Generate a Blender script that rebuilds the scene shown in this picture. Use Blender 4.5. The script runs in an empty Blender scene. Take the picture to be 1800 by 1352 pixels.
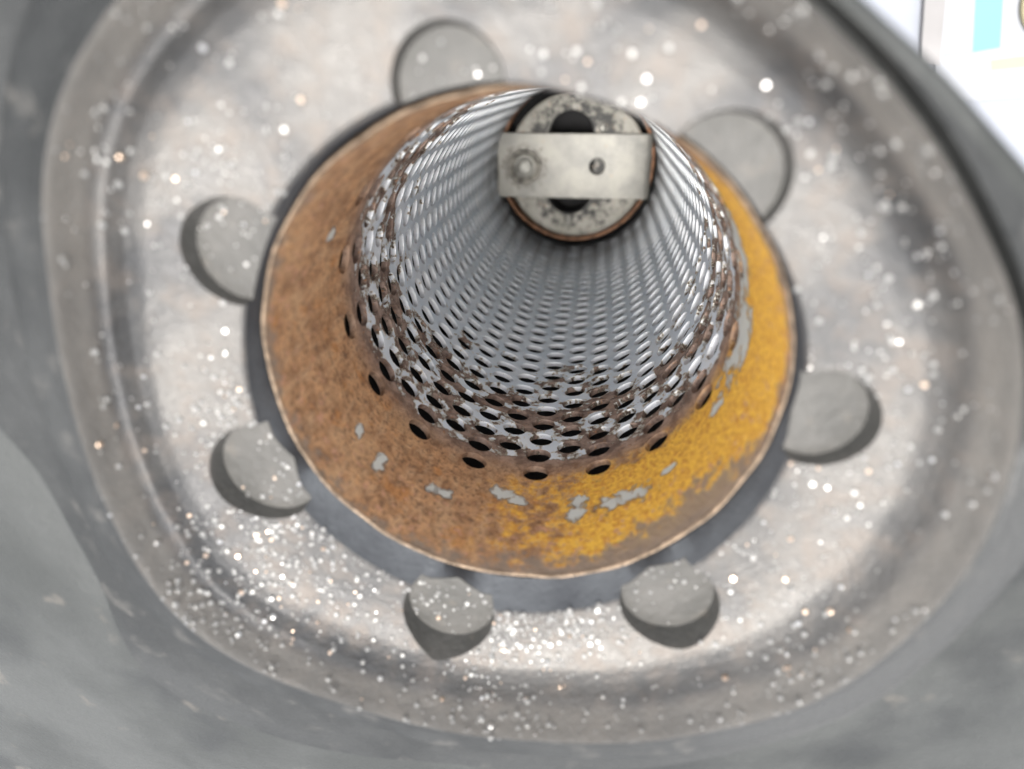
import bpy, bmesh, math, random
import numpy as np
from mathutils import Vector, Matrix

# ------------------------------------------------------------------ camera, world, sun, exposure
U = 0.04                      # one unit of the drawing = radius of the perforated tube = 40 mm
scene = bpy.context.scene
COL = scene.collection
CAM_POS = Vector((0.27417, 1.02116, 2.25304))
CX = Vector((0.99201985, 0.0, -0.12608177))
CY = Vector((0.05376677, -0.90451412, 0.42304059))
CZ = Vector((-0.11404274, -0.42644367, -0.89729597))
cd = bpy.data.cameras.new('camera')
cd.sensor_width = 36.0
cd.lens = 36.0 * 1150.0 / 1800.0
cd.clip_start = 0.002
cd.clip_end = 50.0
cd.dof.use_dof = True
cd.dof.focus_distance = 4.25 * U
cd.dof.aperture_fstop = (cd.lens / 1000.0) / (0.062 * U)
cam = bpy.data.objects.new('camera', cd)
COL.objects.link(cam)
m = Matrix((CX, -CY, -CZ)).transposed().to_4x4()
m.translation = CAM_POS * U
cam.matrix_world = m
scene.camera = cam

SUN_DIR = Vector((-0.05, -0.05, 0.99)).normalized()
sun_el = math.asin(SUN_DIR.z)
sun_az = math.atan2(SUN_DIR.x, SUN_DIR.y)
w = bpy.data.worlds.new('World')
scene.world = w
w.use_nodes = True
wt = w.node_tree
sky = wt.nodes.new('ShaderNodeTexSky')
sky.sky_type = 'NISHITA'
sky.sun_disc = False
sky.sun_elevation = sun_el
sky.sun_rotation = sun_az
sky.air_density = 1.0
sky.dust_density = 4.0
sky.ozone_density = 1.0
hs = wt.nodes.new('ShaderNodeHueSaturation')
hs.inputs['Saturation'].default_value = 0.25
wt.links.new(sky.outputs[0], hs.inputs['Color'])
wt.links.new(hs.outputs[0], wt.nodes['Background'].inputs[0])
wt.nodes['Background'].inputs[1].default_value = 0.15
sl = bpy.data.lights.new('sun', 'SUN')
sl.energy = 1.3
sl.angle = math.radians(16)
sl.color = (1.0, 0.965, 0.915)
so = bpy.data.objects.new('sun', sl)
so.rotation_euler = SUN_DIR.to_track_quat('Z', 'Y').to_euler()
so.location = SUN_DIR * 2
COL.objects.link(so)
scene.view_settings.view_transform = 'Standard'
scene.view_settings.look = 'None'
scene.view_settings.gamma = 1.0
scene.view_settings.exposure = 1.5

random.seed(7)
rng = np.random.default_rng(11)

# ------------------------------------------------------------------ helpers
def mesh_obj(name, verts, faces, mat=None, parent=None, smooth=None, loc=(0, 0, 0)):
    me = bpy.data.meshes.new(name)
    me.from_pydata([tuple(c * U for c in v) for v in verts], [], [tuple(f) for f in faces])
    me.update()
    o = bpy.data.objects.new(name, me)
    COL.objects.link(o)
    if mat: me.materials.append(mat)
    if parent: o.parent = parent
    o.location = Vector(loc) * U
    if smooth is not None: shade(me, smooth)
    return o

def shade(me, deg):
    me.polygons.foreach_set('use_smooth', [True] * len(me.polygons))
    me.set_sharp_from_angle(angle=math.radians(deg))

def bm_obj(name, bm, mat=None, parent=None, smooth=None, loc=(0, 0, 0)):
    me = bpy.data.meshes.new(name)
    bmesh.ops.scale(bm, vec=(U, U, U), verts=bm.verts)
    bmesh.ops.recalc_face_normals(bm, faces=bm.faces)
    bm.to_mesh(me); bm.free()
    o = bpy.data.objects.new(name, me)
    COL.objects.link(o)
    if mat: me.materials.append(mat)
    if parent: o.parent = parent
    o.location = Vector(loc) * U
    if smooth is not None: shade(me, smooth)
    return o

def thing(name, label, cat, loc=(0, 0, 0)):
    o = bpy.data.objects.new(name, None)
    o.empty_display_size = 0.01
    COL.objects.link(o)
    o.location = Vector(loc) * U
    o['label'] = label
    o['category'] = cat
    return o

def lathe(profile, n=96, a0=0.0):
    v, f = [], []
    for k in range(n):
        a = a0 + 2 * math.pi * k / n
        for r, z in profile: v.append((r * math.cos(a), r * math.sin(a), z))
    m_ = len(profile)
    for k in range(n):
        for i in range(m_):
            j = (i + 1) % m_
            k2 = (k + 1) % n
            f.append((k * m_ + i, k2 * m_ + i, k2 * m_ + j, k * m_ + j))
    return v, f

class NT:
    """small node-tree helper"""
    def __init__(self, name):
        self.mat = bpy.data.materials.new(name)
        self.mat.use_nodes = True
        self.t = self.mat.node_tree
        self.b = self.t.nodes['Principled BSDF']
        tc = self.t.nodes.new('ShaderNodeTexCoord')
        mp = self.t.nodes.new('ShaderNodeMapping')
        mp.inputs['Scale'].default_value = (1 / U,) * 3
        self.t.links.new(tc.outputs['Object'], mp.inputs[0])
        self.co = mp.outputs[0]
    def lk(self, s, d):
        if hasattr(s, 'is_linked') or isinstance(s, bpy.types.NodeSocket): self.t.links.new(s, d)
        else: d.default_value = s
    def noise(self, scale, detail=4, rough=.55, co=None, dist=0.0):
        n = self.t.nodes.new('ShaderNodeTexNoise')
        n.inputs['Scale'].default_value = scale
        n.inputs['Detail'].default_value = detail
        n.inputs['Roughness'].default_value = rough
        n.inputs['Distortion'].default_value = dist
        self.t.links.new(co or self.co, n.inputs['Vector'])
        return n.outputs['Fac']
    def voro(self, scale, co=None, feature='F1'):
        n = self.t.nodes.new('ShaderNodeTexVoronoi')
        n.feature = feature
        n.inputs['Scale'].default_value = scale
        self.t.links.new(co or self.co, n.inputs['Vector'])
        return n.outputs['Distance']
    def math(self, op, a, b=0.0, c=0.0, clamp=False):
        n = self.t.nodes.new('ShaderNodeMath')
        n.operation = op; n.use_clamp = clamp
        for i, x in enumerate((a, b, c)): self.lk(x, n.inputs[i])
        return n.outputs[0]
    def ramp(self, x, lo, hi, a=0.0, b=1.0, smooth=True):
        n = self.t.nodes.new('ShaderNodeMapRange')
        n.interpolation_type = 'SMOOTHSTEP' if smooth else 'LINEAR'
        for i, q in enumerate((x, lo, hi, a, b)): self.lk(q, n.inputs[i])
        return n.outputs[0]
    def mix(self, fac, a, b):
        n = self.t.nodes.new('ShaderNodeMix')
        n.data_type = 'RGBA'
        self.lk(fac, n.inputs[0])
        for q, s in ((a, n.inputs[6]), (b, n.inputs[7])):
            if isinstance(q, tuple): s.default_value = (*q, 1)
            else: self.t.links.new(q, s)
        return n.outputs[2]
    def sep(self, co=None):
        n = self.t.nodes.new('ShaderNodeSeparateXYZ')
        self.t.links.new(co or self.co, n.inputs[0])
        return n.outputs
    def comb(self, x, y, z):
        n = self.t.nodes.new('ShaderNodeCombineXYZ')
        for i, q in enumerate((x, y, z)): self.lk(q, n.inputs[i])
        return n.outputs[0]
    def bump(self, h, dist, strength=1.0):
        n = self.t.nodes.new('ShaderNodeBump')
        n.inputs['Distance'].default_value = dist * U
        n.inputs['Strength'].default_value = strength
        self.t.links.new(h, n.inputs['Height'])
        self.t.links.new(n.outputs[0], self.b.inputs['Normal'])
    def out(self, color=None, rough=None, metal=None, spec=None):
        for nm, q in (('Base Color', color), ('Roughness', rough), ('Metallic', metal), ('Specular IOR Level', spec)):
            if q is None: continue
            if isinstance(q, tuple): self.b.inputs[nm].default_value = (*q, 1)
            else: self.lk(q, self.b.inputs[nm])
        return self.mat

# ------------------------------------------------------------------ materials
def mat_bowl():
    n = NT('worn_cast_metal')
    big, mid, fine = n.noise(2.2, 4), n.noise(9, 5, .6), n.noise(60, 3, .6)
    c = n.mix(n.ramp(big, .38, .62), (.090, .089, .088), (.148, .142, .133))
    c = n.mix(n.ramp(mid, .45, .7, 0, .3), c, (.25, .205, .17))
    c = n.mix(n.ramp(n.noise(5, 5, .65), .56, .75, 0, .3), c, (.11, .113, .12))
    c = n.mix(n.ramp(fine, .6, .72, 0, .2), c, (.36, .35, .33))
    x, y, z = n.sep()
    band = n.math('MULTIPLY', n.ramp(z, .27, .31), n.ramp(z, .34, .38, 1, 0))
    band = n.math('MULTIPLY', band, n.ramp(n.noise(3.5, 4), .4, .6))
    c = n.mix(n.math('MULTIPLY', band, .12), c, (.22, .17, .125))
    c = n.mix(n.ramp(z, .27, .33, 0, .55), c, (.27, .255, .23))
    h = n.math('ADD', n.math('MULTIPLY', mid, .6), n.math('MULTIPLY', fine, .35))
    h = n.math('ADD', h, n.math('MULTIPLY', n.noise(150, 2), .25))
    n.bump(h, .022, .5)
    return n.out(c, n.ramp(mid, .3, .7, .40, .56), n.ramp(z, .24, .31, .72, .35))

def mat_pocket():
    n = NT('dull_grey_pocket_metal')
    c = n.mix(n.ramp(n.noise(4, 4), .35, .65), (.070, .068, .062), (.098, .094, .086))
    c = n.mix(n.ramp(n.noise(14, 4), .58, .7, 0, .5), c, (.12, .108, .092))
    n.bump(n.noise(30, 4), .02, .35)
    return n.out(c, .55, .12)

def mat_bore():
    n = NT('blue_grey_bore_metal')
    c = n.mix(n.ramp(n.noise(3, 4), .35, .65), (.050, .054, .060), (.080, .086, .093))
    n.bump(n.noise(40, 3), .015, .3)
    return n.out(c, .6, .15)

def mat_rim():
    n = NT('dark_outer_rim')
    big = n.noise(1.6, 4, .6)
    c = n.mix(n.ramp(big, .35, .65), (.028, .029, .028), (.050, .051, .049))
    x, y, z = n.sep()
    th = n.math('ARCTAN2', y, x)
    clean = n.math('MULTIPLY', n.ramp(th, -1.35, -.75), n.ramp(th, -.15, .25, 1, 0))
    c = n.mix(n.math('MULTIPLY', clean, .85), c, (.088, .088, .085))
    c = n.mix(n.ramp(n.noise(5, 5, .6, dist=.5), .56, .72, 0, .5), c, (.15, .14, .125))
    n.bump(n.noise(22, 4), .03, .35)
    return n.out(c, .5, .4)

def mat_flange():
    n = NT('smudged_outer_casting')
    big = n.noise(1.1, 4, .55)
    c = n.mix(n.ramp(big, .35, .65), (.050, .052, .048), (.080, .082, .077))
    st = n.noise(1.5, 3, .5)
    c = n.mix(n.ramp(st, .52, .72, 0, .6), c, (.022, .023, .024))
    c = n.mix(n.ramp(n.noise(4.5, 4), .62, .74, 0, .5), c, (.17, .15, .125))
    n.bump(n.noise(22, 4), .03, .35)
    return n.out(c, .5, .45)

def plain(name, c, rough=.5, metal=0., var=.25, scale=8, bump=.0):
    n = NT(name)
    col = n.mix(n.ramp(n.noise(scale, 4), .35, .65), tuple(q * (1 - var) for q in c), tuple(min(1, q * (1 + var)) for q in c))
    if bump: n.bump(n.noise(scale * 4, 3), bump, .5)
    return n.out(col, rough, metal)

def mat_tube(name='rusted_galvanised_steel', cut=False):
    n = NT(name)
    x, y, z = n.sep()
    d = n.math('MULTIPLY', z, -1.0)
    th = n.math('ARCTAN2', y, x)
    # ---- rust cover
    n1 = n.noise(13, 6, .66)
    n2 = n.noise(3.6, 3, .5)
    cyl = n.comb(n.math('MULTIPLY', th, .9), 0.0, n.math('MULTIPLY', d, 4.5))
    n3 = n.noise(2.6, 5, .6, co=cyl)
    v = n.math('ADD', n.math('MULTIPLY', n1, .55), n.math('MULTIPLY', n2, .45))
    bias = n.ramp(d, .92, 1.14, .45, .02) if cut else n.ramp(d, .80, 1.0, .45, .012)
    bias = n.math('ADD', bias, n.ramp(d, 1.5, 2.0, 0, -.06))
    bias = n.math('ADD', bias, n.ramp(d, 2.1, 2.7, 0, -.16))
    streak = n.math('MULTIPLY', n.ramp(d, 1.35, 1.5), n.ramp(d, 1.55, 1.75, 1, 0))
    streak = n.math('MULTIPLY', streak, n.ramp(n3, .46, .58, 0, .12))
    v = n.math('ADD', n.math('ADD', v, bias), streak)
    rust = n.ramp(v, .515, .55)
    halo = n.ramp(v, .492, .53)
    # ---- colours
    gran = n.noise(42, 4, .65)
    gran2 = n.noise(14, 5, .6)
    streaky = n.noise(5, 5, .6, co=n.comb(n.math('MULTIPLY', th, 3.2), 3.0, n.math('MULTIPLY', d, 1.0)))
    brown = n.mix(n.ramp(gran2, .3, .7), (.26, .135, .065), (.58, .33, .165))
    brown = n.mix(n.ramp(streaky, .45, .68, 0, .7), brown, (.58, .38, .22))
    patch = n.noise(3.2, 4, .6)
    brown = n.mix(n.ramp(patch, .48, .66, 0, .6), brown, (.58, .36, .19))
    brown = n.mix(n.ramp(n.noise(6, 4, .6), .55, .68, 0, .55), brown, (.54, .23, .06))
    brown = n.mix(n.ramp(gran, .50, .66, 0, .7), brown, (.10, .055, .035))
    # yellow ochre on the right, orange toward the bottom
    ysel = n.math('MULTIPLY', n.ramp(th, -2.2, -.55), n.ramp(th, .6, .95, 1, 0))
    vy = n.math('ADD', n.math('MULTIPLY', gran2, .55), n.math('MULTIPLY', gran, .35))
    vy = n.math('ADD', vy, n.math('MULTIPLY', n.noise(3, 3), .2))
    yd = n.math('MULTIPLY', n.ramp(d, .0, .12), n.ramp(d, .62, .95, 1, .12))
    yf = n.ramp(n.math('ADD', vy, n.math('MULTIPLY', n.math('MULTIPLY', ysel, yd), .30)), .60, .74)
    yf = n.math('MULTIPLY', yf, n.ramp(n.math('MULTIPLY', ysel, yd), .02, .3))
    ycol = n.mix(n.ramp(gran, .4, .65), (.88, .53, .07), (.60, .27, .045))
    col = n.mix(n.math('MULTIPLY', yf, 1.0, clamp=True), brown, ycol)
    # pinkish granules near the mouth
    col = n.mix(n.math('MULTIPLY', n.ramp(n.noise(26, 2), .60, .66), n.ramp(d, .30, .5, .75, 0)), col, (.55, .30, .20))
    # bare grey-brown border along the mouth, wider at the right
    wid = n.math('ADD', .06, n.ramp(th, -1.6, -.4, 0, .20))
    wid = n.math('MULTIPLY', wid, n.ramp(th, -.75, -.15, 1, 0))
    wid = n.math('MULTIPLY', wid, n.ramp(th, -2.2, -1.7))
    e = n.math('ADD', n.math('SUBTRACT', d, wid), n.math('MULTIPLY', n.math('SUBTRACT', gran2, .5), .55))
    col = n.mix(n.ramp(e, -.04, .07, .9, 0), col, n.mix(gran2, (.21, .165, .13), (.37, .29, .22)))
    # bare patches where the rust has flaked off
    wob = n.math('MULTIPLY', n.math('SUBTRACT', n.noise(15, 6, .68), .5), 4.2)
    wob = n.math('ADD', wob, n.math('MULTIPLY', n.math('SUBTRACT', n.noise(4.5, 2), .5), 1.6))
    flake = None
    for bt, bd, rt, rd in ((-1.03, .46, .13, .06), (-1.31, .43, .06, .05), (-1.30, .52, .05, .05), (-1.72, .58, .075, .05), (-1.63, .54, .05, .03),
                           (-2.03, .44, .05, .045), (-2.56, .42, .04, .05), (-2.38, .37, .03, .05), (-.78, .51, .05, .03), (-.42, .60, .05, .03),
                           (-.10, .70, .22, .12), (.28, .76, .32, .13), (.66, .80, .25, .09), (2.75, .55, .03, .05)):
        qa = n.math('MULTIPLY', n.math('SUBTRACT', th, bt), 1 / rt)
        qb = n.math('MULTIPLY', n.math('SUBTRACT', d, bd), 1 / rd)
        q = n.math('POWER', n.math('ADD', n.math('MULTIPLY', qa, qa), n.math('MULTIPLY', qb, qb)), .5)
        q = n.ramp(n.math('ADD', q, wob), .7, 1.2, 1, 0)
        flake = q if flake is None else n.math('MAXIMUM', flake, q)
    zinc = n.mix(n.ramp(n.noise(5, 4), .3, .7), *(((.80, .84, .88), (.90, .92, .94)) if cut else ((.70, .78, .86), (.83, .88, .93))))  # hole walls use a paler zinc: sky light on them put into the colour
    deep_shade = n.math('MULTIPLY', n.ramp(d, 4.6, 6.1), n.ramp(n.noise(3, 4), .25, .6, .35, .85))  # shade of the deep tube end, painted into the zinc with uneven strength
    zinc = n.mix(deep_shade, zinc, (.16, .16, .165))
    spk = n.ramp(n.noise(34, 3, .6), .66, .72)
    zinc = n.mix(n.math('MULTIPLY', spk, n.ramp(d, 1.2, 2.6, .6, .1)), zinc, (.20, .13, .08))
    zinc = n.mix(n.math('MULTIPLY', n.math('MULTIPLY', halo, n.math('SUBTRACT', 1.0, flake)), .6), zinc, (.66, .50, .22))
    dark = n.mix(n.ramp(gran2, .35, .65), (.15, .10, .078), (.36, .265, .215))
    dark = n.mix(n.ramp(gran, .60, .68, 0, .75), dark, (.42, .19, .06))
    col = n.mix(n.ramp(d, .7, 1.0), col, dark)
    zinc = n.mix(flake, zinc, n.mix(gran2, (.52, .56, .56), (.70, .70, .62)))
    rust = n.math('MULTIPLY', rust, n.math('SUBTRACT', 1.0, flake))
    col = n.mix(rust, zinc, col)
    h = n.math('ADD', n.math('MULTIPLY', rust, .6), n.math('MULTIPLY', n.math('MULTIPLY', gran, rust), .5))
    h = n.math('ADD', h, n.math('MULTIPLY', n.math('MULTIPLY', gran2, rust), .35))
    n.bump(h, .022, 1.0)
    return n.out(col, n.ramp(rust, 0, 1, .38, .68), n.ramp(rust, 0, 1, .05, 0.0))

def mat_disc():
    n = NT('sooty_cream_plate')
    c = n.mix(n.ramp(n.noise(3, 4), .35, .65), (.32, .31, .27), (.41, .39, .35))
    x, y, z = n.sep()
    r = n.math('POWER', n.math('ADD', n.math('MULTIPLY', x, x), n.math('MULTIPLY', n.math('MULTIPLY', y, y), .8)), .5)
    s = n.math('ADD', n.math('MULTIPLY', n.noise(9, 6, .7), .8), n.ramp(r, .42, .92, .17, -.02))
    c = n.mix(n.ramp(s, .44, .58, 0, .95), c, (.035, .035, .035))
    c = n.mix(n.ramp(n.noise(13, 3), .62, .7, 0, .5), c, (.40, .28, .19))
    n.bump(n.noise(25, 4), .02, .6)
    return n.out(c, .6, .1)

def mat_strap():
    n = NT('dull_plated_strap')
    c = n.mix(n.ramp(n.noise(2.6, 5, .6), .32, .68), (.215, .212, .198), (.33, .32, .285))
    x, y, z = n.sep()
    dx = n.math('SUBTRACT', x, -.58); dy = n.math('SUBTRACT', y, -.01)
    r = n.math('POWER', n.math('ADD', n.math('MULTIPLY', dx, dx), n.math('MULTIPLY', dy, dy)), .5)
    s = n.math('ADD', n.noise(11, 5, .7), n.ramp(r, .22, .45, .12, -.3))
    s = n.math('ADD', s, n.ramp(r, .1, .2, -.3, 0))
    c = n.mix(n.ramp(s, .54, .66, 0, .7), c, (.12, .105, .09))
    c = n.mix(n.ramp(n.noise(6, 3), .66, .72, 0, .5), c, (.40, .26, .15))
    n.bump(n.noise(20, 3), .015, .4)
    return n.out(c, .5, .2)

M_BOWL, M_POCKET, M_BORE, M_FLANGE, M_RIM = mat_bowl(), mat_pocket(), mat_bore(), mat_flange(), mat_rim()
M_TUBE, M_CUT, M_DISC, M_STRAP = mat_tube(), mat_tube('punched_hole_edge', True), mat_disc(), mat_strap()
M_SOOT = plain('soot_black_cavity', (.012, .012, .013), .9, 0, .2)
M_LIP = plain('worn_rim_edge', (.26, .19, .13), .45, .4, .35, 14, .02)
M_RUSTRING = plain('rust_ring', (.36, .19, .11), .55, .2, .4, 10, .02)
M_NUB = plain('weld_grey', (.31, .305, .28), .4, .4, .2, 9, .02)
M_WELD = plain('weld_scale', (.20, .19, .165), .6, .2, .5, 12, .03)
M_GROUND = plain('white_concrete', (.285, .30, .335), .7, 0, .03, .6)
M_PAPER = plain('white_paper', (.31, .32, .34), .6, 0, .01, .5)
M_CYAN = plain('cyan_print', (.13, .32, .36), .5, 0, .03, .5)
M_PALECYAN = plain('pale_cyan_print', (.26, .33, .35), .5, 0, .03, .5)
M_BEIGE = plain('beige_print', (.30, .285, .22), .5, 0, .05, .5)
M_STRIP = plain('grey_painted_strip', (.24, .23, .225), .5, .1, .1, .8)
M_HOSE = plain('tan_rubber', (.36, .31, .19), .5, 0, .1, .8)

# ------------------------------------------------------------------ ground
GZ = -7.0
g = mesh_obj('ground', [(-80, -80, GZ), (80, -80, GZ), (80, 80, GZ), (-80, 80, GZ)], [(0, 1, 2, 3)], M_GROUND)
g['kind'] = 'structure'
g['label'] = 'bright white ground surface behind the grey housing'

# ------------------------------------------------------------------ cast housing: dished face with seven round pockets round a bore
HX, HY = -0.02, -0.07
def interp(tab, deg):
    xs = [t[0] for t in tab]; ys = [t[1] for t in tab]
    d = (deg - xs[0]) % 360 + xs[0]
    xs = xs + [xs[0] + 360]; ys = ys + [ys[0]]
    return float(np.interp(d, xs, ys))
def smooth_tab(tab, n, wdeg):
    a = np.array([interp(tab, 360.0 * k / n) for k in range(n)])
    s = max(1, int(wdeg / 360 * n)); ker = np.hanning(2 * s + 3)[1:-1]; ker /= ker.sum()
    p = np.concatenate([a[-s - 5:], a, a[:s + 5]])
    return np.convolve(p, ker, 'same')[s + 5:s + 5 + n]
NPHI = 504
EDGE = smooth_tab([(-166, 1.517), (-158, 1.555), (-147, 1.60), (-137, 1.59), (-128, 1.53), (-117, 1.465), (-107, 1.435), (-83, 1.405),
                   (-55, 1.495), (-40, 1.57), (-10, 1.58), (19, 1.523), (30, 1.47), (39, 1.453), (53, 1.443), (62, 1.455), (90, 1.55),
                   (120, 1.60), (140, 1.60), (152, 1.555), (161, 1.50), (177, 1.48)], NPHI, 10)
ROUT = smooth_tab([(-170, 5.5), (-100, 5.5), (-30, 4.5), (-12, 2.7), (8, 2.05), (20, 1.75), (30, 1.655), (37, 1.597), (45, 1.563), (52, 1.541),
                   (60, 1.545), (72, 1.60), (88, 1.80), (105, 2.2), (125, 3.2), (140, 5.0)], NPHI, 6)
BORE = smooth_tab([(-170, 1.045), (-155, 1.085), (-143, 1.10), (-116, 1.10), (-94, 1.11), (-80, 1.10), (-66, 1.085), (-42, 1.065), (-17, 1.045),
                   (13, 1.014), (35, .995), (50, .985), (80, .985), (92, 1.0), (120, 1.014), (150, 1.016), (173, 1.02)], NPHI, 8)
# pockets: centre, radius (all sunk to the same floor)
POCKETS = [(1.165, -104.0, .212), (1.165, -55.6, .210), (1.095, -3.6, .195), (.985, 48.2, .206),
           (1.012, 101.2, .185), (1.075, 155.0, .203), (1.125, -155.6, .233)]
FLOOR = .05
for c_, az_, r_ in POCKETS:                     # bore wall comes in to the tube at each pocket
    for k in range(NPHI):
        dphi = abs((360.0 * k / NPHI - az_ + 180) % 360 - 180)
        BORE[k] = min(BORE[k], 1.013 + max(0.0, BORE[k] - 1.013) * min(1.0, dphi / 6.5))
CREASE = smooth_tab([(-170, 1), (-135, .8), (-118, .35), (-105, .12), (-60, .12), (60, .1), (100, .4), (120, .9), (150, 1)], NPHI, 12)
BZ2 = [.105, .106, .109, .120, .140, .170, .212, .240, .262, .282, .310, .362, .416, .432]
BU = [0, .08, .2, .4, .58, .72, .80, .84, .865, .885, .91, .95, .985, 1.0]
BZ = [.105, .106, .109, .120, .140, .168, .205, .238, .262, .266, .280, .345, .418, .432]
GROOVE = smooth_tab([(-170, .12), (-20, .12), (5, .5), (20, 1), (75, 1), (95, .3), (130, .12)], NPHI, 10)
BAND = smooth_tab([(-170, .42), (-151, .45), (-138, .85), (-119, .75), (-100, .5), (-60, .4), (-20, .3), (10, .3), (90, .35), (130, .8), (175, .8)], NPHI, 10)
def hflange(d, g):
    q = float(np.interp(d, [0, .012, .03, .05], [.432, .436, .425, .405])) if d < .05 else 9
    full = hfull(d)
    return min(q, full) * g + min(q, max(full, q - 9 if q < 9 else full)) * (1 - g) if q == 9 else full * g + q * (1 - g)
def hfull(d):
    return float(np.interp(d, [0, .012, .03, .05, .16, .20, .26, .32, .6, 1.0, 2.0, 4.5], [.425, .36, .355, .40, .375, .36, .275, .255, .225, .15, -.05, -.4]))
verts, ring_len = [], None
BND = [0.0] * NPHI
bowl_u = [0.0, .012] + list(np.linspace(.04, .76, 22)) + list(np.linspace(.78, 1.0, 23))
for k in range(NPHI):
    a = 2 * math.pi * k / NPHI
    ca, sa = math.cos(a), math.sin(a)
    ring = []
    pin = Vector((BORE[k] * ca, BORE[k] * sa))
    # ray from the bore point outwards: edge point in the housing's own polar frame
    pe = Vector((HX + EDGE[k] * ca, HY + EDGE[k] * sa))
    po = Vector((HX + ROUT[k] * ca, HY + ROUT[k] * sa))
    ring.append((1.42 * ca, 1.42 * sa, -6.6))
    ring.append((1.42 * ca, 1.42 * sa, -.16))
    ring.append((1.008 * ca, 1.008 * sa, -.14))
    ring.append((1.008 * ca, 1.008 * sa, -.012))
    bo = max(1.008 + (BORE[k] - 1.008) * .65, 1.009)
    ring.append((bo * ca, bo * sa, .045))
    for u in bowl_u:
        p = pin.lerp(pe, u)
        z = float(np.interp(u, BU, BZ)) * CREASE[k] + float(np.interp(u, BU, BZ2)) * (1 - CREASE[k])
        if u == 0: z -= .010
        if u == .012: p = pin.lerp(pe, .022)
        ring.append((p.x, p.y, z))
    tot = ROUT[k] - EDGE[k] - .035
    bnd = min(BAND[k], tot * .82)
    ds = [.006, .012, .021, .030, .040, .050] + [.05 + (bnd - .05) * q for q in (.1, .2, .3, .4, .5, .6, .7, .8, .9, 1.0)]
    ds += [bnd + (tot - bnd) * q for q in (.04, .1, .18, .3, .45, .65, 1.0)]
    BND[k] = EDGE[k] + bnd
    for d_ in ds:
        p = pe + Vector((ca, sa)) * d_
        ring.append((p.x, p.y, hflange(d_, GROOVE[k])))
    tot += .035
    zt = ring[-1][2]
    for dd, dz in ((.018, -.004), (.03, -.014), (.037, -.032), (.04, -.06)):
        p = pe + Vector((ca, sa)) * (tot - .035 + dd)
        ring.append((p.x, p.y, zt + dz))
    p = po + Vector((ca, sa)) * .02
    ring.append((p.x, p.y, -3.0))
    ring.append((p.x, p.y, GZ + .004))
    ring_len = len(ring)
    verts += ring
faces = []
R = ring_len
for k in range(NPHI):
    k2 = (k + 1) % NPHI
    for i in range(R - 1):
        faces.append((k * R + i, k * R + i + 1, k2 * R + i + 1, k2 * R + i))
c0 = len(verts); verts.append((0, 0, -6.6)); verts.append((0, 0, GZ + .004))
for k in range(NPHI):
    k2 = (k + 1) % NPHI
    faces.append((c0, k * R, k2 * R))
    faces.append((c0 + 1, k2 * R + R - 1, k * R + R - 1))
body = mesh_obj('housing_blank', verts, faces)
bm = bmesh.new(); bm.from_mesh(body.data); bmesh.ops.recalc_face_normals(bm, faces=bm.faces); bm.to_mesh(body.data); bm.free()
cutters = []
cb = bmesh.new()
for c_, az_, r_ in POCKETS:
    a = math.radians(az_)
    mt = Matrix.Translation((c_ * math.cos(a), c_ * math.sin(a), FLOOR + .5))
    bmesh.ops.create_cone(cb, cap_ends=True, segments=72, radius1=r_ - .018, radius2=r_ - .018 + .20, depth=1.0, matrix=mt)
cut = bm_obj('pocket_cutters', cb)
md = body.modifiers.new('cut', 'BOOLEAN'); md.operation = 'DIFFERENCE'; md.solver = 'EXACT'; md.object = cut
dg = bpy.context.evaluated_depsgraph_get()
res = bpy.data.meshes.new_from_object(body.evaluated_get(dg))
bpy.data.objects.remove(body); bpy.data.objects.remove(cut)

housing = thing('cast_housing', 'worn grey cast metal housing with a dished face and seven round pockets', 'housing', (0, 0, GZ))
n_v = len(res.vertices)
co = np.empty(n_v * 3); res.vertices.foreach_get('co', co); co = co.reshape(-1, 3) / U
def classify(c, nx, ny, nz):
    r = math.hypot(c[0], c[1]); rho = math.hypot(c[0] - HX, c[1] - HY)
    deg = math.degrees(math.atan2(c[1] - HY, c[0] - HX)); k = int(round(deg / 360 * NPHI)) % NPHI
    for i, (c_, az_, r_) in enumerate(POCKETS):
        a = math.radians(az_)
        dd = math.hypot(c[0] - c_ * math.cos(a), c[1] - c_ * math.sin(a))
        rz = r_ - .018 + .20 * (c[2] - FLOOR)
        if dd < rz + .010 and c[2] > FLOOR - .003 and (abs(c[2] - FLOOR) < .003 or (abs(dd - rz) < .006 and abs(nz) < .4 and abs((Vector((nx, ny)).normalized() if nx or ny else Vector((1, 0))).dot(Vector((c[0] - c_ * math.cos(a), c[1] - c_ * math.sin(a))).normalized())) > .97)): return ('bolt_pocket', i)
    if c[2] < -6.8: return ('flange', 0)
    if c[2] < -.13 and r < 1.46: return ('inner_shell', 0)
    if r < 1.16 and (c[2] < .09 or (abs(nz) < .6 and c[2] < .12)): return ('bore_wall', 0)
    if rho < EDGE[k] - .0: return ('dish', 0)
    if rho > BND[k] or c[2] < 0: return ('flange', 0)
    return ('outer_rim', 0)
groups = {}
for p in res.polygons:
    vs = list(p.vertices)
    c = co[vs].mean(0)
    groups.setdefault(classify(c, *p.normal), []).append(vs)
mats = {'bolt_pocket': M_POCKET, 'inner_shell': M_SOOT, 'bore_wall': M_BORE, 'dish': M_BOWL, 'outer_rim': M_RIM, 'flange': M_FLANGE}
dish_obj = None
pocket_objs = []
for (nm, i), fs in sorted(groups.items()):
    used = sorted({v for f in fs for v in f}); remap = {v: j for j, v in enumerate(used)}
    o = mesh_obj(nm, [co[v] for v in used], [[remap[v] for v in f] for f in fs], mats[nm], housing, 34, (0, 0, -GZ))
    if nm == 'dish':
        dish_obj = o
    if nm == 'bolt_pocket': pocket_objs.append(o)

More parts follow.
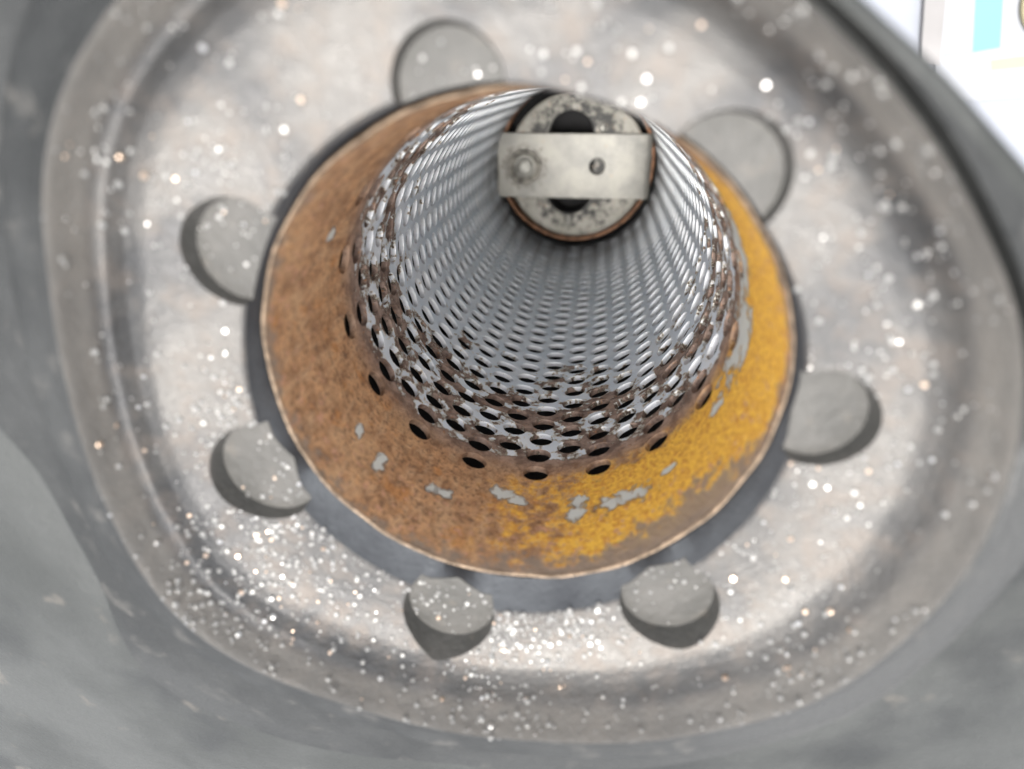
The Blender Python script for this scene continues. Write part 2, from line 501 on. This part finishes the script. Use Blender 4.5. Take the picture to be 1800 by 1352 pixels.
# ------------------------------------------------------------------ loose metal grit on the dish and in the pockets
def sample(o, n, keep=lambda p, nn: True):
    me = o.data
    me.calc_loop_triangles()
    tv = np.array([[tuple(me.vertices[v].co) for v in t.vertices] for t in me.loop_triangles]) / U
    e1, e2 = tv[:, 1] - tv[:, 0], tv[:, 2] - tv[:, 0]
    cr = np.cross(e1, e2); ar = np.linalg.norm(cr, axis=1)
    idx = rng.choice(len(tv), n, p=ar / ar.sum())
    a, b = rng.random(n), rng.random(n); f = a + b > 1; a[f], b[f] = 1 - a[f], 1 - b[f]
    p = tv[idx, 0] + e1[idx] * a[:, None] + e2[idx] * b[:, None]
    nn = cr[idx] / (ar[idx][:, None] + 1e-12)
    return [(Vector(p[i]), Vector(nn[i])) for i in range(n) if keep(p[i], nn[i])]
def clump(p, s, ph):
    return .5 + .25 * (math.sin(p[0] * s + ph) + math.sin(p[1] * s * 1.3 + 2 * ph) ) + .25 * math.sin((p[0] - p[1]) * s * .7 + 3 * ph)
def dense(p):
    a = math.atan2(p[1], p[0]); q = .22 + .78 * max(0.0, math.cos(a + 1.75)) ** 1.2
    rr = math.hypot(p[0], p[1])
    return q * max(.15, clump(p, 5.5, 1.2)) * (1.0 if rr < 1.38 else .55)
pts = sample(dish_obj, 10000, lambda p, nn: rng.random() < dense(p))
for i, po_ in enumerate(pocket_objs):
    pts += sample(po_, (110, 70, 0, 0, 26, 110, 110)[i], lambda p, nn: abs(nn[2]) > .9 and rng.random() < clump(p, 12, i))
gv, gf, gm = [], [], []
for p, nn in pts:
    r = .005 + .009 * rng.random() ** 2.2
    tilt = Vector(rng.normal(0, .20, 3))
    ax = (nn + tilt).normalized()
    t1 = ax.orthogonal().normalized(); t2 = ax.cross(t1)
    a0 = rng.random() * 6.28
    b0 = len(gv)
    for lvl, rr in ((-.5, 1.0), (.35, 1.0), (.6, .72)):
        for j in range(6):
            an = a0 + j * math.pi / 3
            q = p + ax * (lvl * r) + (t1 * math.cos(an) + t2 * math.sin(an)) * (r * rr)
            gv.append(q)
    mi = int(rng.choice(3, p=(.12, .07, .81)))
    for j in range(6):
        j2 = (j + 1) % 6
        gf.append((b0 + j, b0 + j2, b0 + 6 + j2, b0 + 6 + j)); gm.append(mi)
        gf.append((b0 + 6 + j, b0 + 6 + j2, b0 + 12 + j2, b0 + 12 + j)); gm.append(mi)
    gf.append(tuple(b0 + 12 + j for j in range(6))); gm.append(mi)
grit = mesh_obj('metal_grit', gv, gf, plain('bright_grit', (.62, .61, .59), .36, 1.0, .02), None)
grit.data.materials.append(plain('warm_grit', (.70, .55, .43), .34, 1.0, .05))
grit.data.materials.append(plain('dull_grit', (.33, .325, .31), .5, .6, .1))
grit.data.polygons.foreach_set('material_index', gm)
grit['kind'] = 'stuff'
grit['label'] = 'sparkling metal grit scattered over the dished face'

# ------------------------------------------------------------------ perforated tube
tube = thing('perforated_tube', 'rusty perforated steel tube standing open in the middle of the housing', 'tube', (0, 0, GZ + .4))
TO = (0, 0, -GZ - .4)
RI, RO = .972, 1.008
PITCH, ZP, Z0, NC = 10.3, .188, -.81, 35
AST = -89.0 - 17 * 10.3
ZEND = -6.3
tv_, tf_, cutf = [], [], []
vmap = {}
def tvx(deg, z, outer):
    key = (round(deg * 200), round(z * 20000), outer)
    if key not in vmap:
        r = RO if outer else RI
        a = math.radians(deg)
        vmap[key] = len(tv_)
        tv_.append((r * math.cos(a), r * math.sin(a), z))
    return vmap[key]
HR_A, HR_Z = 4.35, .0725            # half widths of a hole (degrees, z)
def rect_loop(a, z, ha, hz):
    l = []
    for i in range(4): l.append((a - ha + ha * i / 2, z - hz))
    for i in range(4): l.append((a + ha, z - hz + hz * i / 2))
    for i in range(4): l.append((a + ha - ha * i / 2, z + hz))
    for i in range(4): l.append((a - ha, z + hz - hz * i / 2))
    return l
def solid(a, z0, z1):
    for i in range(4):
        a0, a1 = a - PITCH / 2 + PITCH * i / 4, a - PITCH / 2 + PITCH * (i + 1) / 4
        for outer in (0, 1):
            q = [tvx(a0, z0, outer), tvx(a1, z0, outer), tvx(a1, z1, outer), tvx(a0, z1, outer)]
            tf_.append(q if outer else q[::-1])
ZTOP = Z0 + ZP / 2
for c in range(NC):
    a = AST + c * PITCH
    if c == NC - 1: pass
    odd = (c + 1) % 2
    z = Z0 - (ZP * 1.5 if odd else 0)
    top = z + ZP / 2
    if odd:
        zz = ZTOP
        for s in range(6):
            solid(a, zz - ZP / 4, zz); zz -= ZP / 4
            if zz <= top + 1e-6: break
    while z - ZP / 2 > ZEND + .1:
        ja, jz = random.uniform(-.12, .12), random.uniform(-.002, .002)
        loop = rect_loop(a, z, PITCH / 2, ZP / 2)
        hole = []
        for (la, lz) in loop:
            an = math.atan2((lz - z) / (ZP / 2), (la - a) / (PITCH / 2))
            hole.append((a + ja + HR_A * math.cos(an), z + jz + HR_Z * math.sin(an)))
        for i in range(16):
            j = (i + 1) % 16
            for outer in (0, 1):
                q = [tvx(*loop[i], outer), tvx(*loop[j], outer), tvx(*hole[j], outer), tvx(*hole[i], outer)]
                tf_.append(q if outer else q[::-1])
            cutf.append(len(tf_))
            tf_.append([tvx(*hole[i], 1), tvx(*hole[j], 1), tvx(*hole[j], 0), tvx(*hole[i], 0)])
        z -= ZP
    zb = z + ZP / 2
    zz = zb
    solid(a, ZEND, zb)
# the seam: a plain strip that closes the last half degrees
a0 = AST + (NC - .5) * PITCH; a1 = AST - PITCH / 2 + 360
if abs(a1 - a0) > .01:
    for i in range(32):
        z1 = ZTOP - (ZTOP - ZEND) * i / 32; z2 = ZTOP - (ZTOP - ZEND) * (i + 1) / 32
        for outer in (0, 1):
            q = [tvx(a0, z2, outer), tvx(a1, z2, outer), tvx(a1, z1, outer), tvx(a0, z1, outer)]
            tf_.append(q if outer else q[::-1])
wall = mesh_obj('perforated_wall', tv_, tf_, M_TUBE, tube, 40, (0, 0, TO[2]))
wall.data.materials.append(M_CUT)
mi_ = np.zeros(len(tf_), dtype=np.int32); mi_[cutf] = 1
wall.data.polygons.foreach_set('material_index', mi_)
# plain collar above the holes, slightly uneven at its mouth, with a few punch dents
cv, cf = [], []
NA, NZ = 288, 44
for i in range(NA):
    a = 2 * math.pi * i / NA
    wob = .006 * math.sin(2 * a + .6) + .004 * math.sin(5 * a + 1) + .002 * math.sin(17 * a)
    for j in range(NZ + 1):
        z = -.012 + (ZTOP + .012) * j / NZ
        r = RI + .012 * (1 - j / NZ) + wob * (1 - j / NZ)
        cv.append((r * math.cos(a), r * math.sin(a), z))
    for r, z in ((RI + .020, ZTOP + .002), (1.0025, ZTOP + .02), (1.0025, -.02)):
        cv.append(((r + wob * .5) * math.cos(a), (r + wob * .5) * math.sin(a), z))
L = NZ + 4
for i in range(NA):
    i2 = (i + 1) % NA
    for j in range(L - 1):
        cf.append((i * L + j, i2 * L + j, i2 * L + j + 1, i * L + j + 1)[::-1])
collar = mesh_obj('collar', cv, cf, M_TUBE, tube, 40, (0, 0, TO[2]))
lv, lf = [], []
prof = [(-.0085, -.03), (-.008, -.006), (-.004, .0), (.002, .003), (.007, -.002), (.0095, -.03)]
for i in range(NA):
    a = 2 * math.pi * i / NA
    wob = .006 * math.sin(2 * a + .6) + .004 * math.sin(5 * a + 1) + .002 * math.sin(17 * a)
    wz = .003 * math.sin(9 * a) + .002 * math.sin(23 * a + 2) + random.uniform(-.0012, .0012)
    for dr, z in prof:
        r = RI + .022 + dr + wob
        r = min(r, 1.0045)
        lv.append((r * math.cos(a), r * math.sin(a), z + wz))
for i in range(NA):
    i2 = (i + 1) % NA
    for j in range(len(prof) - 1):
        lf.append((i * 6 + j, i2 * 6 + j, i2 * 6 + j + 1, i * 6 + j + 1))
mesh_obj('mouth_rim', lv, lf, M_LIP, tube, 60, (0, 0, TO[2]))

# ------------------------------------------------------------------ end plate with an obround slot, at the far end of the tube
EP = Vector((-.01, .075, -6.06))
plate = thing('end_plate', 'sooty cream round plate with dark slot closing the far end of the tube', 'plate', EP)
def prism_with_hole(outer, hole, z0, z1):
    v, f = [], []
    n = len(outer)
    for z in (z0, z1):
        for l in (outer, hole):
            v += [(x, y, z) for x, y in l]
    def ix(zz, hh, i): return (zz * 2 + hh) * n + i % n
    for i in range(n):
        f.append((ix(1, 0, i), ix(1, 0, i + 1), ix(1, 1, i + 1), ix(1, 1, i)))
        f.append((ix(0, 0, i + 1), ix(0, 0, i), ix(0, 1, i), ix(0, 1, i + 1)))
        f.append((ix(0, 0, i), ix(0, 0, i + 1), ix(1, 0, i + 1), ix(1, 0, i)))
        f.append((ix(0, 1, i + 1), ix(0, 1, i), ix(1, 1, i), ix(1, 1, i + 1)))
    return v, f
def obround(hw, hh, ang, cx=0, cy=0):
    s = hh - hw
    # support of a vertical stadium along direction ang
    x, y = math.cos(ang), math.sin(ang)
    px, py = hw * x, hw * y
    return cx + px, cy + py + (s if y > 1e-6 else -s if y < -1e-6 else 0)
NDS = 96
angs = [2 * math.pi * (i + .5) / NDS for i in range(NDS)]
outer = [(.015 + .835 * math.cos(t), -.04 + .835 * math.sin(t)) for t in angs]
hole = [obround(.27, .60, t, -.06, -.01) for t in angs]
mesh_obj('disc', *prism_with_hole(outer, hole, -.06, 0), M_DISC, plate, 40)
mesh_obj('slot_wall', *prism_with_hole([obround(.262, .592, t, -.06, -.01) for t in angs], [obround(.25, .58, t, -.06, -.01) for t in angs], -.22, -.03), M_SOOT, plate, 40)
v, f = lathe([(.905, -.22), (.905, -.02), (.912, .0), (.925, .005), (.938, -.01), (.938, -.22)], 120)
mesh_obj('edge_ring', v, f, M_RUSTRING, plate, 40)
v, f = lathe([(.834, -.002), (.834, .012), (.824, .016), (.812, .004), (.812, -.002)], 120)
mesh_obj('raised_bead', v, f, M_DISC, plate, 50, (.015, -.04, 0))
for (sx, sy, r) in ((-.06, -.68, .05), (.30, .40, .045)):
    bmk = bmesh.new()
    bmesh.ops.create_icosphere(bmk, subdivisions=2, radius=r, matrix=Matrix.Diagonal((1, 1.3, .5, 1)))
    for q in bmk.verts: q.co += Vector((random.gauss(0, .006), random.gauss(0, .006), 0))
    bm_obj('weld_drip', bmk, M_NUB, plate, 60, (sx, sy, .005))

# ------------------------------------------------------------------ strap bolted across the end plate
SP = Vector((-.035, .04, -5.98))
strap = thing('cross_strap', 'flat dull metal strap with a round hole crossing the end plate', 'strap', SP)
hxs, hys = .915, .372
# bar with round hole, right end bent down
bv, bf = [], []
hc = (.285, .005); hr = .092
N = 48
def sq(t):
    x, y = math.cos(t), math.sin(t); k = 1 / max(abs(x), abs(y)); return x * k, y * k
an = [2 * math.pi * i / N + math.pi / N * 0 for i in range(N)]
loopo = [(hc[0] + .37 * sq(t)[0], hc[1] - hc[1] + hys * sq(t)[1]) for t in an]
loopi = [(hc[0] + hr * math.cos(t), hc[1] + hr * 1.05 * math.sin(t)) for t in an]
v, f = prism_with_hole(loopo, loopi, -.05, 0)
bmb = bmesh.new()
vs = [bmb.verts.new(q) for q in v]
for q in f: bmb.faces.new([vs[i] for i in q])
# remove the two side walls where the bar goes on, add bar ends
xl, xr = hc[0] - .37, hc[0] + .37
bmb.normal_update()
kill = [q for q in bmb.faces if all(abs(w_.co.x - xl) < 1e-5 for w_ in q.verts) or all(abs(w_.co.x - xr) < 1e-5 for w_ in q.verts)]
bmesh.ops.delete(bmb, geom=kill, context='FACES_ONLY')
def bar(path, t=.05):
    prev = None
    for (x, z, nx, nz) in path:
        cur = [bmb.verts.new((x, -hys, z)), bmb.verts.new((x, hys, z)), bmb.verts.new((x - nx * t, hys, z - nz * t)), bmb.verts.new((x - nx * t, -hys, z - nz * t))]
        if prev:
            for i in range(4): bmb.faces.new((prev[i], cur[i], cur[(i + 1) % 4], prev[(i + 1) % 4]))
        prev = cur
    bmb.faces.new(prev)
bar([(xl, 0, 0, 1), (-.3, 0, 0, 1), (-.6, 0, 0, 1), (-hxs, 0, 0, 1)])
bar([(xr, 0, 0, 1), (.84, 0, 0, 1), (.88, -.010, .35, .94), (.91, -.035, .7, .7), (.925, -.07, 1, 0), (.928, -.2, 1, 0)])
bmesh.ops.remove_doubles(bmb, verts=bmb.verts, dist=1e-4)
sb = bm_obj('strap_bar', bmb, M_STRAP, strap, 30)
bv_ = sb.modifiers.new('bevel', 'BEVEL'); bv_.width = .008 * U; bv_.segments = 2; bv_.limit_method = 'ANGLE'
v, f = lathe([(.20, .0), (.205, .022), (.18, .036), (.145, .024), (.13, .0)], 40)
v = [(x * (1 + .03 * math.sin(7 * math.atan2(y, x))), y * (1 + .03 * math.sin(3 * math.atan2(y, x) + 1)), z) for x, y, z in v]
mesh_obj('weld_ring', v, f, M_WELD, strap, 50, (-.58, -.01, .002))
bmn = bmesh.new()
bmesh.ops.create_uvsphere(bmn, u_segments=24, v_segments=12, radius=.115)
for q in bmn.verts: q.co.z *= .38
bm_obj('rivet_head', bmn, M_NUB, strap, 60, (-.585, -.02, .0))

# ------------------------------------------------------------------ things lying on the ground beyond the housing, top right
def sheet(name, poly, z0, z1, mat, parent=None, loc=(0, 0, 0)):
    n = len(poly)
    v = [(x, y, z0) for x, y in poly] + [(x, y, z1) for x, y in poly]
    f = [tuple(range(n))[::-1], tuple(range(n, 2 * n))] + [(i, (i + 1) % n, n + (i + 1) % n, n + i) for i in range(n)]
    return mesh_obj(name, v, f, mat, parent, None, loc)
card = thing('printed_card', 'white printed card with a bright cyan bar lying past the upper right edge', 'card', (4.2, 1.0, GZ))
O = lambda pts_: [(x - 4.2, y - 1.0) for x, y in pts_]
sheet('paper', O([(4.2, .72), (7.2, .95), (6.9, 3.6), (3.95, 3.3)]), .004, .06, M_PAPER, card)
sheet('cyan_bar', O([(4.33, 2.2), (4.62, 2.2), (4.82, 1.32), (4.54, 1.27)]), .06, .066, M_CYAN, card)
sheet('pale_cyan_rule', O([(4.22, 1.27), (4.54, 1.30), (4.545, 1.255), (4.23, 1.215)]), .06, .065, M_PALECYAN, card)
sheet('beige_bar', O([(4.76, 1.19), (5.6, 1.30), (5.64, 1.16), (4.80, 1.08)]), .06, .065, M_BEIGE, card)
st = sheet('grey_strip', [(-.18, .6), (.04, .66), (.20, -.32), (-.02, -.30)], .004, .10, M_STRIP, None, (4.0, 1.45, GZ))
st['label'] = 'narrow pale grey strip lying beside the white printed card'; st['category'] = 'strip'
v, f = lathe([(.36, .07), (.37, .10), (.40, .115), (.43, .10), (.44, .07), (.43, .04), (.40, .03), (.37, .04)], 64)
hz = mesh_obj('tan_ring', v, f, M_HOSE, None, 60, (5.32, 1.82, GZ + .04))
hz['label'] = 'small tan ring on the printed card at the top right corner'; hz['category'] = 'ring'
